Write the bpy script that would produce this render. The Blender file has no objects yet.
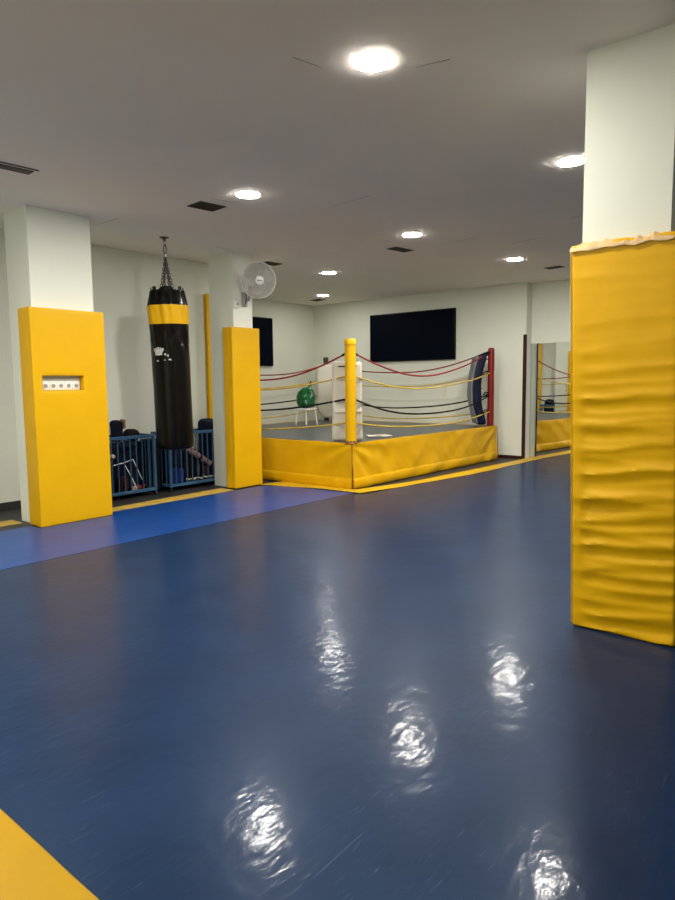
import bpy, bmesh, math, random
from mathutils import Vector, Matrix, noise, Euler
random.seed(7)
SC = bpy.context.scene
COL = SC.collection
PI = math.pi
HC = 3.03            # ceiling height

# ------------------------------------------------------------------ materials
def mat(name, col, rough=0.5, metal=0.0, spec=0.5, coat=0.0, bump=None, var=None, coat_rough=0.1):
    m = bpy.data.materials.new(name); m.use_nodes = True
    nt = m.node_tree; b = nt.nodes['Principled BSDF']
    b.inputs['Base Color'].default_value = (*col, 1)
    b.inputs['Roughness'].default_value = rough
    b.inputs['Metallic'].default_value = metal
    b.inputs['Specular IOR Level'].default_value = spec
    b.inputs['Coat Weight'].default_value = coat
    b.inputs['Coat Roughness'].default_value = coat_rough
    if bump or var:
        tc = nt.nodes.new('ShaderNodeTexCoord')
    if bump:
        last = None
        for (sc, st, det) in bump:
            n = nt.nodes.new('ShaderNodeTexNoise'); n.inputs['Scale'].default_value = sc
            n.inputs['Detail'].default_value = det
            nt.links.new(tc.outputs['Object'], n.inputs['Vector'])
            bp = nt.nodes.new('ShaderNodeBump'); bp.inputs['Strength'].default_value = 1.0
            bp.inputs['Distance'].default_value = st
            nt.links.new(n.outputs['Fac'], bp.inputs['Height'])
            if last: nt.links.new(last.outputs['Normal'], bp.inputs['Normal'])
            last = bp
        nt.links.new(last.outputs['Normal'], b.inputs['Normal'])
        if coat: nt.links.new(last.outputs['Normal'], b.inputs['Coat Normal'])
    if var:
        sc, amt = var
        n = nt.nodes.new('ShaderNodeTexNoise'); n.inputs['Scale'].default_value = sc; n.inputs['Detail'].default_value = 6
        nt.links.new(tc.outputs['Object'], n.inputs['Vector'])
        r = nt.nodes.new('ShaderNodeValToRGB')
        r.color_ramp.elements[0].position = 0.3; r.color_ramp.elements[1].position = 0.7
        r.color_ramp.elements[0].color = (*[c*(1-amt) for c in col], 1)
        r.color_ramp.elements[1].color = (*[min(1, c*(1+amt)) for c in col], 1)
        nt.links.new(n.outputs['Fac'], r.inputs['Fac']); nt.links.new(r.outputs['Color'], b.inputs['Base Color'])
    return m

def tarp_material():
    m = mat('navy_vinyl', (0.010, 0.026, 0.085), 0.37, spec=0.10)
    nt = m.node_tree; b = nt.nodes['Principled BSDF']; L = nt.links.new
    b.inputs['Specular Tint'].default_value = (0.34, 0.66, 1.0, 1)
    b.inputs['Coat Weight'].default_value = 0.15; b.inputs['Coat Roughness'].default_value = 0.12
    tc = nt.nodes.new('ShaderNodeTexCoord')
    def noi(scale, det, stretch=None, dist=0.0):
        n = nt.nodes.new('ShaderNodeTexNoise'); n.inputs['Scale'].default_value = scale
        n.inputs['Detail'].default_value = det; n.inputs['Distortion'].default_value = dist
        if stretch:
            mp = nt.nodes.new('ShaderNodeMapping'); mp.inputs['Scale'].default_value = stretch[0]
            mp.inputs['Rotation'].default_value = (0, 0, stretch[1])
            L(tc.outputs['Object'], mp.inputs['Vector']); L(mp.outputs['Vector'], n.inputs['Vector'])
        else: L(tc.outputs['Object'], n.inputs['Vector'])
        return n
    def chain(items):
        last = None
        for n, d in items:
            bp = nt.nodes.new('ShaderNodeBump'); bp.inputs['Distance'].default_value = d
            L(n.outputs['Fac'], bp.inputs['Height'])
            if last: L(last.outputs['Normal'], bp.inputs['Normal'])
            last = bp
        return last.outputs['Normal']
    big = noi(1.2, 1); mid = noi(6.0, 2); cr1 = noi(8.0, 3, ((1.0, 2.2, 1), 1.3)); cr2 = noi(15.0, 3, ((1.0, 2.0, 1), -0.3)); scuff = noi(2.6, 6)
    L(chain([(big, 0.004), (mid, 0.0016), (cr1, 0.0012), (cr2, 0.0006)]), b.inputs['Normal'])
    L(chain([(big, 0.004), (mid, 0.0022), (cr1, 0.0018), (cr2, 0.0008)]), b.inputs['Coat Normal'])
    r = nt.nodes.new('ShaderNodeValToRGB'); r.color_ramp.interpolation = 'EASE'
    r.color_ramp.elements[0].position = 0.2; r.color_ramp.elements[0].color = (0.0046, 0.0160, 0.049, 1)
    r.color_ramp.elements[1].position = 0.8; r.color_ramp.elements[1].color = (0.0074, 0.0232, 0.066, 1)
    L(scuff.outputs['Fac'], r.inputs['Fac']); col = r.outputs['Color']
    # pale hairline scuffs left by feet, in a few directions
    for sc, st, rot, di in ((9, (1, 14, 1), 0.5, 0.6), (7, (1, 16, 1), -0.8, 0.9), (11, (1, 10, 1), 1.9, 1.2)):
        n = noi(sc, 2, (st, rot), di); msk = noi(1.1+sc*.05, 2)
        ra = nt.nodes.new('ShaderNodeMapRange'); ra.inputs['From Min'].default_value = 0.66; ra.inputs['From Max'].default_value = 0.80
        L(n.outputs['Fac'], ra.inputs['Value'])
        rb = nt.nodes.new('ShaderNodeMapRange'); rb.inputs['From Min'].default_value = 0.45; rb.inputs['From Max'].default_value = 0.65; rb.inputs['To Max'].default_value = 0.75
        L(msk.outputs['Fac'], rb.inputs['Value'])
        mu = nt.nodes.new('ShaderNodeMath'); mu.operation = 'MULTIPLY'; L(ra.outputs['Result'], mu.inputs[0]); L(rb.outputs['Result'], mu.inputs[1])
        mi = nt.nodes.new('ShaderNodeMix'); mi.data_type = 'RGBA'; L(mu.outputs[0], mi.inputs[0]); L(col, mi.inputs[6]); mi.inputs[7].default_value = (0.055, 0.085, 0.145, 1)
        col = mi.outputs[2]
    L(col, b.inputs['Base Color'])
    return m

def emis(name, col, s):
    m = bpy.data.materials.new(name); m.use_nodes = True
    nt = m.node_tree; nt.nodes.clear()
    o = nt.nodes.new('ShaderNodeOutputMaterial'); e = nt.nodes.new('ShaderNodeEmission')
    e.inputs['Color'].default_value = (*col, 1); e.inputs['Strength'].default_value = s
    nt.links.new(e.outputs[0], o.inputs[0]); return m

M = dict(
 wall=mat('white_wall_paint', (0.715, 0.74, 0.645), 0.65, spec=0.3, bump=[(60, 0.0006, 3)], var=(1.2, 0.03)),
 ceil=mat('ceiling_paint', (0.93, 0.875, 0.785), 0.8, spec=0.2, bump=[(40, 0.0005, 3)], var=(0.8, 0.03)),
 rubber=mat('dark_rubber', (0.025, 0.024, 0.024), 0.55, bump=[(120, 0.0006, 2)]),
 tarp=tarp_material(),
 blue=mat('bright_blue_vinyl', (0.004, 0.040, 0.19), 0.32, spec=0.32, bump=[(2, 0.006, 2), (18, 0.0012, 3)], var=(3, 0.15)),
 yellow=mat('yellow_vinyl', (0.67, 0.372, 0.0022), 0.42, spec=0.16, bump=[(220, 0.00015, 2), (7, 0.0012, 3)], var=(4, 0.05)),
 yellow_pad=mat('smooth_yellow_vinyl', (0.69, 0.385, 0.0022), 0.45, spec=0.18, bump=[(260, 0.00012, 2), (5, 0.001, 2)], var=(3, 0.03)),
 yellow_floor=mat('yellow_floor_vinyl', (0.56, 0.35, 0.012), 0.38, spec=0.3, bump=[(9, 0.003, 3)], var=(5, 0.12)),
 yellow_dull=mat('worn_yellow_tape', (0.50, 0.33, 0.05), 0.55, bump=[(30, 0.001, 3)], var=(8, 0.2)),
 torn=mat('torn_foam_backing', (0.62, 0.42, 0.19), 0.55, bump=[(30, 0.004, 4)], var=(14, 0.2)),
 black=mat('black_vinyl', (0.003, 0.0026, 0.002), 0.36, spec=0.05, coat=0.32, coat_rough=0.14, bump=[(40, 0.0003, 2)]),
 black_matte=mat('black_fabric', (0.007, 0.007, 0.008), 0.8, spec=0.15, bump=[(40, 0.001, 3)]),
 navy=mat('navy_fabric', (0.0042, 0.0065, 0.021), 0.7, spec=0.15, bump=[(30, 0.002, 3)], var=(6, 0.3)),
 navy_vinyl=mat('navy_cushion_vinyl', (0.004, 0.006, 0.024), 0.4, spec=0.25, bump=[(14, 0.003, 3)], var=(8, 0.3)),
 grey_blue=mat('grey_cushion_face', (0.13, 0.145, 0.16), 0.5, bump=[(14, 0.002, 3)]),
 midblue=mat('blue_fabric', (0.006, 0.022, 0.14), 0.6, spec=0.2, bump=[(25, 0.002, 3)], var=(6, 0.2)),
 white_vinyl=mat('white_vinyl', (0.58, 0.55, 0.45), 0.42, bump=[(8, 0.004, 3)], var=(4, 0.05)),
 white_plastic=mat('white_plastic', (0.80, 0.79, 0.75), 0.35, var=(3, 0.02)),
 grey_plastic=mat('grey_plastic', (0.36, 0.35, 0.33), 0.45, var=(3, 0.03)),
 grille=mat('fan_grille_plastic', (0.50, 0.49, 0.455), 0.5, var=(3, 0.03)),
 dark=mat('dark_hole', (0.008, 0.008, 0.008), 0.7, var=(30, 0.1)),
 vent=mat('vent_brown_metal', (0.035, 0.028, 0.023), 0.6, bump=[(50, 0.0004, 2)]),
 steel=mat('bright_steel', (0.55, 0.54, 0.52), 0.3, metal=1.0, bump=[(60, 0.0004, 2)]),
 dsteel=mat('dark_steel', (0.10, 0.095, 0.09), 0.4, metal=0.9, bump=[(60, 0.0004, 2)]),
 cage=mat('blue_painted_steel', (0.032, 0.105, 0.21), 0.4, spec=0.4, bump=[(40, 0.0004, 2)], var=(8, 0.12)),
 canvas=mat('grey_canvas', (0.040, 0.048, 0.056), 0.30, bump=[(3, 0.004, 3), (160, 0.0004, 2)], var=(2, 0.12)),
 red=mat('red_vinyl', (0.20, 0.012, 0.008), 0.4, spec=0.3, bump=[(20, 0.0015, 3)], var=(5, 0.1)),
 red_rope=mat('red_rope', (0.25, 0.012, 0.018), 0.6, spec=0.2, bump=[(90, 0.002, 2)]),
 yellow_rope=mat('yellow_rope', (0.55, 0.38, 0.04), 0.55, bump=[(90, 0.002, 2)], var=(10, 0.2)),
 black_rope=mat('black_rope', (0.005, 0.006, 0.008), 0.6, spec=0.15, bump=[(90, 0.002, 2)]),
 cord=mat('brown_cord', (0.16, 0.05, 0.02), 0.7, bump=[(90, 0.001, 2)]),
 maroon=mat('dark_red_trim', (0.032, 0.005, 0.004), 0.5, spec=0.25, bump=[(30, 0.0005, 2)]),
 screen=mat('dark_screen', (0.0012, 0.0028, 0.008), 0.5, spec=0.04, var=(1, 0.1)),
 bezel=mat('black_bezel', (0.005, 0.005, 0.006), 0.5, spec=0.1, var=(5, 0.1)),
 mirror=mat('mirror_silver', (0.80, 0.82, 0.78), 0.015, metal=1.0, var=(0.6, 0.01)),
 mirror_edge=mat('mirror_edge_metal', (0.05, 0.05, 0.045), 0.5, var=(5, 0.1)),
 green=mat('green_plastic_bag', (0.003, 0.10, 0.022), 0.28, spec=0.6, bump=[(18, 0.006, 4)], var=(9, 0.5)),
 logo=mat('grey_print', (0.46, 0.46, 0.42), 0.5, var=(30, 0.2)),
 pinkish=mat('faded_pink_canvas', (0.30, 0.17, 0.15), 0.6, bump=[(30, 0.002, 3)], var=(12, 0.3)),
 cream=mat('cream_beads', (0.70, 0.62, 0.45), 0.5, var=(60, 0.3)),
 skin_brown=mat('brown_lining', (0.22, 0.11, 0.06), 0.6, var=(12, 0.2)),
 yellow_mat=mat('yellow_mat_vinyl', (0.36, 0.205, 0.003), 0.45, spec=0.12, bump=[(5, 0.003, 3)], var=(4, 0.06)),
 lamp_soft=emis('led_panel_light_soft', (1.0, 0.955, 0.875), 230.0),
 lamp_weak=emis('led_panel_light_weak', (1.0, 0.955, 0.875), 85.0),
 lamp=emis('led_panel_light', (1.0, 0.955, 0.875), 340.0),
)

M['blue'].node_tree.nodes['Principled BSDF'].inputs['Specular Tint'].default_value = (0.5, 0.75, 1, 1)
# ------------------------------------------------------------------ helpers
def obj(name, bm, m, parent=None, smooth=True, label=None):
    bmesh.ops.recalc_face_normals(bm, faces=bm.faces[:])
    me = bpy.data.meshes.new(name); bm.to_mesh(me); bm.free()
    if smooth:
        for p in me.polygons: p.use_smooth = True
    me.materials.append(m)
    if smooth:
        try: me.set_sharp_from_angle(angle=math.radians(42))
        except Exception: pass
    o = bpy.data.objects.new(name, me); COL.objects.link(o)
    if parent: o.parent = parent
    if label: o['label'] = label
    return o
def thing(name, label, cat, loc=(0, 0, 0), rot=(0, 0, 0), group=None):
    o = bpy.data.objects.new(name, None); COL.objects.link(o); o.empty_display_size = 0.1
    o.location = loc; o.rotation_euler = rot
    o['label'] = label; o['category'] = cat
    if group: o['group'] = group
    return o
def tag(o, label, cat, group=None):
    o['label'] = label; o['category'] = cat
    if group: o['group'] = group
    return o
def struct(name, bm, m, parent=None, smooth=False):
    o = obj(name, bm, m, parent, smooth); o['kind'] = 'structure'; return o

def box(bm, x0, x1, y0, y1, z0, z1):
    v = [bm.verts.new((x, y, z)) for x in (x0, x1) for y in (y0, y1) for z in (z0, z1)]
    for f in ((0, 1, 3, 2), (4, 6, 7, 5), (0, 4, 5, 1), (2, 3, 7, 6), (0, 2, 6, 4), (1, 5, 7, 3)):
        bm.faces.new([v[i] for i in f])
    return bm
def nb(): return bmesh.new()
def boxm(*a): return box(nb(), *a)

def coords(a, b, r, n):
    r = min(r, (b-a)*0.499)
    e = [0, 0.3*r, 0.65*r, r]
    mid = [a+r+(b-a-2*r)*i/n for i in range(1, n)] if n > 1 else []
    return [a+t for t in e]+mid+[b-t for t in reversed(e)]
def grid_box(bm, x0, x1, y0, y1, z0, z1, r=0.01, n=(1, 1, 1), fn=None, xf=None):
    """box with rounded edges; every surface is a grid so fn(Vector)->Vector can wrinkle it"""
    X, Y, Z = coords(x0, x1, r, n[0]), coords(y0, y1, r, n[1]), coords(z0, z1, r, n[2])
    rr = [min(r, (x1-x0)*.499), min(r, (y1-y0)*.499), min(r, (z1-z0)*.499)]
    r = min(rr)
    lo = Vector((x0+r, y0+r, z0+r)); hi = Vector((x1-r, y1-r, z1-r))
    cache = {}
    def V(i, j, k):
        key = (i, j, k)
        if key in cache: return cache[key]
        p = Vector((X[i], Y[j], Z[k]))
        c = Vector([min(max(p[a], lo[a]), hi[a]) for a in range(3)])
        d = p-c
        if d.length > 1e-9: p = c+d.normalized()*r
        if fn: p = fn(p)
        if xf: p = xf @ p
        cache[key] = bm.verts.new(p); return cache[key]
    nx, ny, nz = len(X)-1, len(Y)-1, len(Z)-1
    def quad(a, b, c, d):
        s = []
        for v in (V(*a), V(*b), V(*c), V(*d)):
            if v not in s: s.append(v)
        if len(s) > 2:
            try: bm.faces.new(s)
            except ValueError: pass
    for i in range(nx):
        for j in range(ny):
            quad((i, j, 0), (i, j+1, 0), (i+1, j+1, 0), (i+1, j, 0)); quad((i, j, nz), (i+1, j, nz), (i+1, j+1, nz), (i, j+1, nz))
    for i in range(nx):
        for k in range(nz):
            quad((i, 0, k), (i+1, 0, k), (i+1, 0, k+1), (i, 0, k+1)); quad((i, ny, k), (i, ny, k+1), (i+1, ny, k+1), (i+1, ny, k))
    for j in range(ny):
        for k in range(nz):
            quad((0, j, k), (0, j, k+1), (0, j+1, k+1), (0, j+1, k)); quad((nx, j, k), (nx, j+1, k), (nx, j+1, k+1), (nx, j, k+1))
    return bm
def gbox(*a, **k): return grid_box(nb(), *a, **k)

def frame_of(d):
    d = d.normalized(); u = Vector((0, 0, 1)) if abs(d.z) < .9 else Vector((1, 0, 0))
    a = d.cross(u).normalized(); return a, d.cross(a).normalized()
def tube(bm, pts, r, n=8, closed=False, cap=True):
    pts = [Vector(p) for p in pts]; rings = []
    N = len(pts)
    for i, p in enumerate(pts):
        if closed: d = pts[(i+1) % N]-pts[i-1]
        else: d = pts[min(i+1, N-1)]-pts[max(i-1, 0)]
        a, b = frame_of(d) if i == 0 else (None, None)
        if i == 0: A = a
        else:
            dd = d.normalized(); A = (A-dd*A.dot(dd)).normalized()
        B = d.normalized().cross(A)
        rad = r[i] if isinstance(r, (list, tuple)) else r
        rings.append([bm.verts.new(p+(A*math.cos(2*PI*k/n)+B*math.sin(2*PI*k/n))*rad) for k in range(n)])
    for i in range(N if closed else N-1):
        r0, r1 = rings[i], rings[(i+1) % N]
        for k in range(n): bm.faces.new((r0[k], r0[(k+1) % n], r1[(k+1) % n], r1[k]))
    if not closed and cap: bm.faces.new(rings[0][::-1]); bm.faces.new(rings[-1])
    return bm
def lathe(bm, prof, n=32, c=(0, 0), fn=None, cap=True):
    rings = []
    for (r, z) in prof:
        ring = []
        for k in range(n):
            t = 2*PI*k/n; rr = fn(r, z, t) if fn else r
            ring.append(bm.verts.new((c[0]+rr*math.cos(t), c[1]+rr*math.sin(t), z)))
        rings.append(ring)
    for i in range(len(rings)-1):
        for k in range(n): bm.faces.new((rings[i][k], rings[i][(k+1) % n], rings[i+1][(k+1) % n], rings[i+1][k]))
    if cap: bm.faces.new(rings[0][::-1]); bm.faces.new(rings[-1])
    return bm
def xform(bm, mx): bmesh.ops.transform(bm, matrix=mx, verts=bm.verts[:]); return bm
def slab_cells(xs, ys, z0, z1, skip=()):
    """flat slab made of a grid of cells, leaving out the skipped ones"""
    bm = nb(); g = {}
    def v(i, j):
        if (i, j) not in g: g[(i, j)] = bm.verts.new((xs[i], ys[j], z0))
        return g[(i, j)]
    fs = [bm.faces.new((v(i, j), v(i+1, j), v(i+1, j+1), v(i, j+1))) for i in range(len(xs)-1) for j in range(len(ys)-1) if (i, j) not in skip]
    r = bmesh.ops.extrude_face_region(bm, geom=fs)
    for e in r['geom']:
        if isinstance(e, bmesh.types.BMVert): e.co.z = z1
    return bm
def N3(p, s, o=0.0): return noise.noise(Vector((p[0]*s+o, p[1]*s+o*1.7, p[2]*s-o)))
def copy_tree(o, parent=None):
    c = o.copy(); COL.objects.link(c)
    if parent: c.parent = parent
    for ch in list(o.children): copy_tree(ch, c)
    return c

# ------------------------------------------------------------------ camera
f_px = 654.4817
cd = bpy.data.cameras.new('camera'); co = bpy.data.objects.new('camera', cd); COL.objects.link(co)
cd.sensor_fit = 'VERTICAL'; cd.sensor_height = 36; cd.lens = f_px*36/900
R_ = Vector((0.6380441735636078, -0.76992218979461, -0.01092951249623228))
U_ = Vector((0.08481097957698819, 0.056161948149829916, 0.9948130142510239))
F_ = Vector((0.7653147916542085, 0.6356615901892205, -0.10113165890752111))
mx = Matrix((R_, U_, -F_)).transposed().to_4x4(); mx.translation = (0, 0, 1.35)
co.matrix_world = mx; cd.clip_start = 0.05
SC.camera = co

# ------------------------------------------------------------------ the room
XW, XB, XM, YL, YF, YR, XF = 6.36, 10.80, 11.02, 7.35, 9.60, -3.4, -2.6
struct('floor', boxm(XF-.1, 11.3, YR-.1, 9.8, -0.12, 0), M['rubber'])
ceiling = struct('ceiling', boxm(XF-.1, 11.3, YR-.1, 9.8, HC, HC+0.12), M['ceil'])
struct('wall_left', boxm(XF, XW, YL, YL+0.12, 0, HC), M['wall'])
struct('wall_left_return', boxm(XW-0.12, XW, YL+0.12, YF, 0, HC), M['wall'])
struct('wall_left_recess', boxm(XW-0.12, XB+.3, YF, YF+0.12, 0, HC), M['wall'])
wb = nb(); box(wb, XB, XM+.12, 4.745, YF, 0, HC)
struct('wall_back', wb, M['wall'])
struct('wall_back_recess', boxm(XM, XM+.12, YR, 4.745, 0, HC), M['wall'])
struct('wall_right', boxm(XF, XM+.12, YR-.12, YR, 0, HC), M['wall'])
struct('wall_front', boxm(XF-.12, XF, YR-.12, YL+.12, 0, HC), M['wall'])
struct('baseboard_left', boxm(XF, XW, YL-0.012, YL-.0005, 0, 0.09), M['rubber'])
struct('baseboard_back', boxm(XB-0.012, XB-.0005, 4.745, YF, 0.0, 0.055), M['maroon'])
struct('trim_1', boxm(XB-0.014, XB-.0005, 4.728, 4.79, 0.0, 2.15), M['maroon'])
# columns
C1 = (2.985, 3.620, 6.20, 6.66); C2 = (5.68, 6.010, 6.42, 6.88); C3 = (3.56, 3.96, 0.835, 1.262)
for c in (C1, C2, C3):
    struct('column', boxm(*c[:2], *c[2:], 0, HC), M['wall'])
# hairline joints of the ceiling panels
def crack(x0, y0, x1, y1, w=0.006):
    d = Vector((x1-x0, y1-y0, 0)); n = Vector((-d.y, d.x, 0)).normalized()*w
    bm = nb(); P0, P1 = Vector((x0, y0, HC-.0012)), Vector((x1, y1, HC-.0012))
    k = 8; top = []; bot = []
    for i in range(k+1):
        t = i/k; p = P0.lerp(P1, t); ww = (1-t*.8)*(.6+.5*noise.noise(p*9))
        top.append(bm.verts.new(p+n*ww*.5)); bot.append(bm.verts.new(p-n*ww*.5))
    for i in range(k): bm.faces.new((top[i], top[i+1], bot[i+1], bot[i]))
    r = bmesh.ops.extrude_face_region(bm, geom=bm.faces[:])
    for e in r['geom']:
        if isinstance(e, bmesh.types.BMVert): e.co.z = HC-.0002
    struct('ceiling_joint', bm, M['vent'], ceiling)
for a in ((2.614, 2.441, 2.80, 2.40), (3.167, 1.837, 3.12, 2.02), (4.897, 3.642, 4.93, 4.10), (3.841, 6.037, 3.839, 6.45), (6.6, 4.62, 6.25, 4.66),
          (7.15, 4.05, 7.1, 3.75), (7.7, 3.6, 7.65, 3.2), (6.95, 2.6, 6.85, 2.2), (4.02, 4.78, 4.25, 4.70), (5.6, 7.31, 6.2, 7.31), (5.4, 6.38, 5.65, 6.38)):
    crack(*a)

# ------------------------------------------------------------------ floor coverings
t = slab_cells([XF+.02, C3[0]-.002, C3[1]+.002, 6.2, XM-.01], [YR+.02, C3[2]-.002, C3[3]+.002, 4.73, 4.92], 0.0, 0.010, skip={(1, 1), (3, 3)})
tag(obj('floor_cover', t, M['tarp'], smooth=False), 'large navy blue glossy wrinkled vinyl sheet covering most of the floor', 'floor mat')
t = slab_cells([XF+.02, 2.90, 3.70, 5.56, 6.08, 6.44], [4.93, 6.10, 6.27, 6.33], 0.0, 0.010, skip={(1, 1), (1, 2), (0, 2), (2, 2), (3, 2), (4, 2)})
tag(obj('floor_mat', t, M['blue'], smooth=False), 'bright blue mat strip along the padded columns on the left', 'floor mat')
def strip(name, pts_out, pts_in, z0, m, label, wave=0.0):
    bm = nb(); tp = []; n = 40
    def samp(P, t):
        s = t*(len(P)-1); i = min(int(s), len(P)-2); return Vector(P[i]).lerp(Vector(P[i+1]), s-i)
    rows = []
    for i in range(n+1):
        a, b = samp(pts_out, i/n), samp(pts_in, i/n); row = []
        for j in range(6):
            p = a.lerp(b, j/5); zz = z0+wave*max(0, noise.noise(Vector((p.x*2.3, p.y*2.3, 3)))+.2)*(1-j/5*.6)
            row.append(bm.verts.new((p.x+ (noise.noise(Vector((p.x*1.6, p.y*1.6, 9)))*.02 if wave and j == 0 else 0), p.y, zz)))
        rows.append(row)
    for i in range(n):
        for j in range(5): bm.faces.new((rows[i][j], rows[i+1][j], rows[i+1][j+1], rows[i][j+1]))
    r = bmesh.ops.extrude_face_region(bm, geom=bm.faces[:])
    for e in r['geom']:
        if isinstance(e, bmesh.types.BMVert): e.co.z += 0.003
    return tag(obj(name, bm, m), label, 'floor border')
strip('floor_border', [(3.72, 6.275), (5.55, 6.345)], [(3.72, 6.52), (5.55, 6.60)], 0.0, M['yellow_dull'], 'dull yellow border strip on the floor in front of the blue railing cages')
strip('floor_border', [(1.0, 6.46), (2.93, 6.52)], [(1.0, 6.78), (2.93, 6.76)], 0.0, M['yellow_dull'], 'short dull yellow border strip left of the column with the sockets')
strip('floor_border', [(5.98, 6.32), (6.03, 6.22), (6.17, 5.77), (6.22, 5.3), (6.235, 4.86)], [(6.42, 6.32), (6.42, 6.2), (6.42, 5.8), (6.42, 5.4), (6.42, 5.06)], 0.0105, M['yellow_floor'], 'yellow vinyl flap spread on the floor along the left skirt of the ring', 0.012)
strip('floor_border', [(6.25, 4.85), (6.93, 4.717), (7.75, 4.613), (8.74, 4.52), (9.8, 4.505), (11.05, 4.50)], [(6.40, 5.07), (6.75, 4.98), (7.52, 4.84), (9.2, 4.77), (10.0, 4.74), (11.05, 4.735)], 0.0105, M['yellow_floor'], 'long yellow vinyl strip on the floor from the ring corner to the mirror', 0.006)
# yellow mat lying by the camera
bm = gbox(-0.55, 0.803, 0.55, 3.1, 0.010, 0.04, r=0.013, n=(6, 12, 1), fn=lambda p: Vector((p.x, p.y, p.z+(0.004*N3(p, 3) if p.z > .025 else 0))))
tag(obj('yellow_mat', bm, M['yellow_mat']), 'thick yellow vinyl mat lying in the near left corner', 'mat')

# ------------------------------------------------------------------ column pads
def column_pad(label, c, x0, x1, y0, yb, z1, hole=None):
    t = thing('column_pad', label, 'pad', ((x0+x1)/2, y0, 0.011), group=None)
    ox, oy, oz = (x0+x1)/2, y0, 0.011
    m = M['yellow_pad']
    fy = c[2]-.002     # column front
    def soft(p):
        q = p+Vector((ox, oy, 0)); d = 0.003*N3(q, 2.2)+0.0015*N3(q, 7)
        return Vector((p.x+(d*.5 if abs(p.x) > .25 else 0), p.y+(d if p.y < .02 else 0), p.z))
    bm = nb(); zt = z1-oz
    if hole:
        hx0, hx1, hz0, hz1 = hole[0]-ox, hole[1]-ox, hole[2]-oz, hole[3]-oz
        th = fy-oy
        xs = [x0-ox, hx0, hx1, x1-ox]; zs = [0, hz0, hz1, zt]
        # panel with a rectangular opening, rounded outer edge, fine grid
        b2 = slab_cells(sorted(set([x0-ox+(x1-x0)*i/24 for i in range(25)]+xs)), sorted(set([zt*i/60 for i in range(61)]+zs)), 0, th, skip=())
        b2.free()
        gx = sorted(set([round(x0-ox+(x1-x0)*i/24, 5) for i in range(25)]+[round(hx0, 5), round(hx1, 5)])); gz = sorted(set([round(zt*i/60, 5) for i in range(61)]+[round(hz0, 5), round(hz1, 5)]))
        sk = {(i, j) for i in range(len(gx)-1) for j in range(len(gz)-1) if gx[i] >= hx0-1e-4 and gx[i+1] <= hx1+1e-4 and gz[j] >= hz0-1e-4 and gz[j+1] <= hz1+1e-4}
        b2 = slab_cells(gx, gz, 0, th, skip=sk)
        for v in b2.verts:
            x, z, d = v.co.x, v.co.y, v.co.z
            y = d
            if d < 1e-5:
                ex = min(x-gx[0], gx[-1]-x, z, zt-z)
                y = 0.004 if ex < 1e-4 else 0.003*N3(Vector((x+ox, 0, z)), 2.2)
                if hx0-1e-3 <= x <= hx1+1e-3 and hz0-1e-3 <= z <= hz1+1e-3: y = 0.004
            v.co = Vector((x, y, z))
        obj('front_panel', b2, m, t)
    else:
        obj('front_panel', gbox(x0-ox, x1-ox, 0, fy-oy, 0, zt, r=.012, n=(10, 1, 40), fn=soft), m, t)
    for (a, b) in ((x0-ox, c[0]-ox-.002), (c[1]-ox+.002, x1-ox)):
        obj('side_flap', gbox(a, b, fy-oy+.001, yb-oy, 0, zt, r=.008, n=(1, 4, 40), fn=None), m, t)
    return t
column_pad('yellow pad with a slot showing white sockets wrapped around the left column', C1, 2.925, 3.680, 6.118, 6.36, 2.09, hole=(3.012, 3.432, 1.312, 1.455))
column_pad('yellow pad wrapped around the middle column below the fan', C2, 5.585, 6.066, 6.35, 6.53, 2.078)

# right column pad: wrinkled, tape torn at the top
t3 = thing('column_pad', 'tall wrinkled yellow pad with a torn top edge around the right column', 'pad', (3.5, 1.0, 0.011))
px0, px1, py0, py1, pzt = C3[0]-.0, C3[1]+.05, 0.765, 1.255, 2.055
def wr3(p):
    # soft horizontal folds pulled between the two vertical edges, deeper towards the floor
    z, y = p.z, p.y
    k = min(1, max(.12, (1.80-z)/1.0))
    s = 0.0
    for (per, amp, ph, sl) in ((0.128, .0120, 0.4, .16), (0.077, .0062, 2.1, .05), (0.19, .008, 4.0, -.06)):
        zz = z+sl*y*(1.2-z*.5)+0.030*noise.noise(Vector((y*1.6, z*1.4, per*40)))+0.012*noise.noise(Vector((y*5, z*3, per*70)))
        w = 1-2*abs(math.sin(PI*zz/per+ph))**.75
        g = max(0, noise.noise(Vector((y*2.2+per*90, z*2.6, 1.5)))+.38)
        s += amp*w*(.18+.95*g)*(.75+1.2*max(0, abs(y+.03)-.12))
    return s*k
def fn3(p):
    q = p.copy()
    edge = min(1, max(0, min(p.y-(-.24), .255-p.y)/.05)+.25)
    if p.x < .03: q.x -= wr3(p)*edge
    elif p.y < -.2 or p.y > .24: q.y += wr3(p)*.5*(1 if p.y > 0 else -1)
    lean = .108*(1-p.z/2.05)     # the foot of the pad hangs out to the right of the column
    q.y -= lean*.5
    if p.z > 2.0: q.z += .012*noise.noise(Vector((p.y*9, p.x*9, 0)))
    return q
def ring_pad(bm, th):
    grid_box(bm, -0.0, 0.056, -.205, .265, 0, pzt-.011, r=.014, n=(1, 40, 150), fn=fn3)
obj('front_panel', gbox(0.0, 0.056, -.217, .300, 0, pzt-.011, r=.016, n=(1, 36, 170), fn=fn3), M['yellow'], t3)
obj('side_flap', gbox(0.058, 0.50, -.217, -.168, 0, pzt-.02, r=.014, n=(24, 1, 110), fn=fn3), M['yellow'], t3)
obj('side_flap', gbox(0.058, 0.50, .266, .300, 0, pzt-.02, r=.012, n=(24, 1, 60), fn=fn3), M['yellow'], t3)
obj('back_panel', gbox(0.463, 0.50, -.166, .264, 0, pzt-.02, r=.012, n=(1, 8, 20)), M['yellow'], t3)
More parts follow.
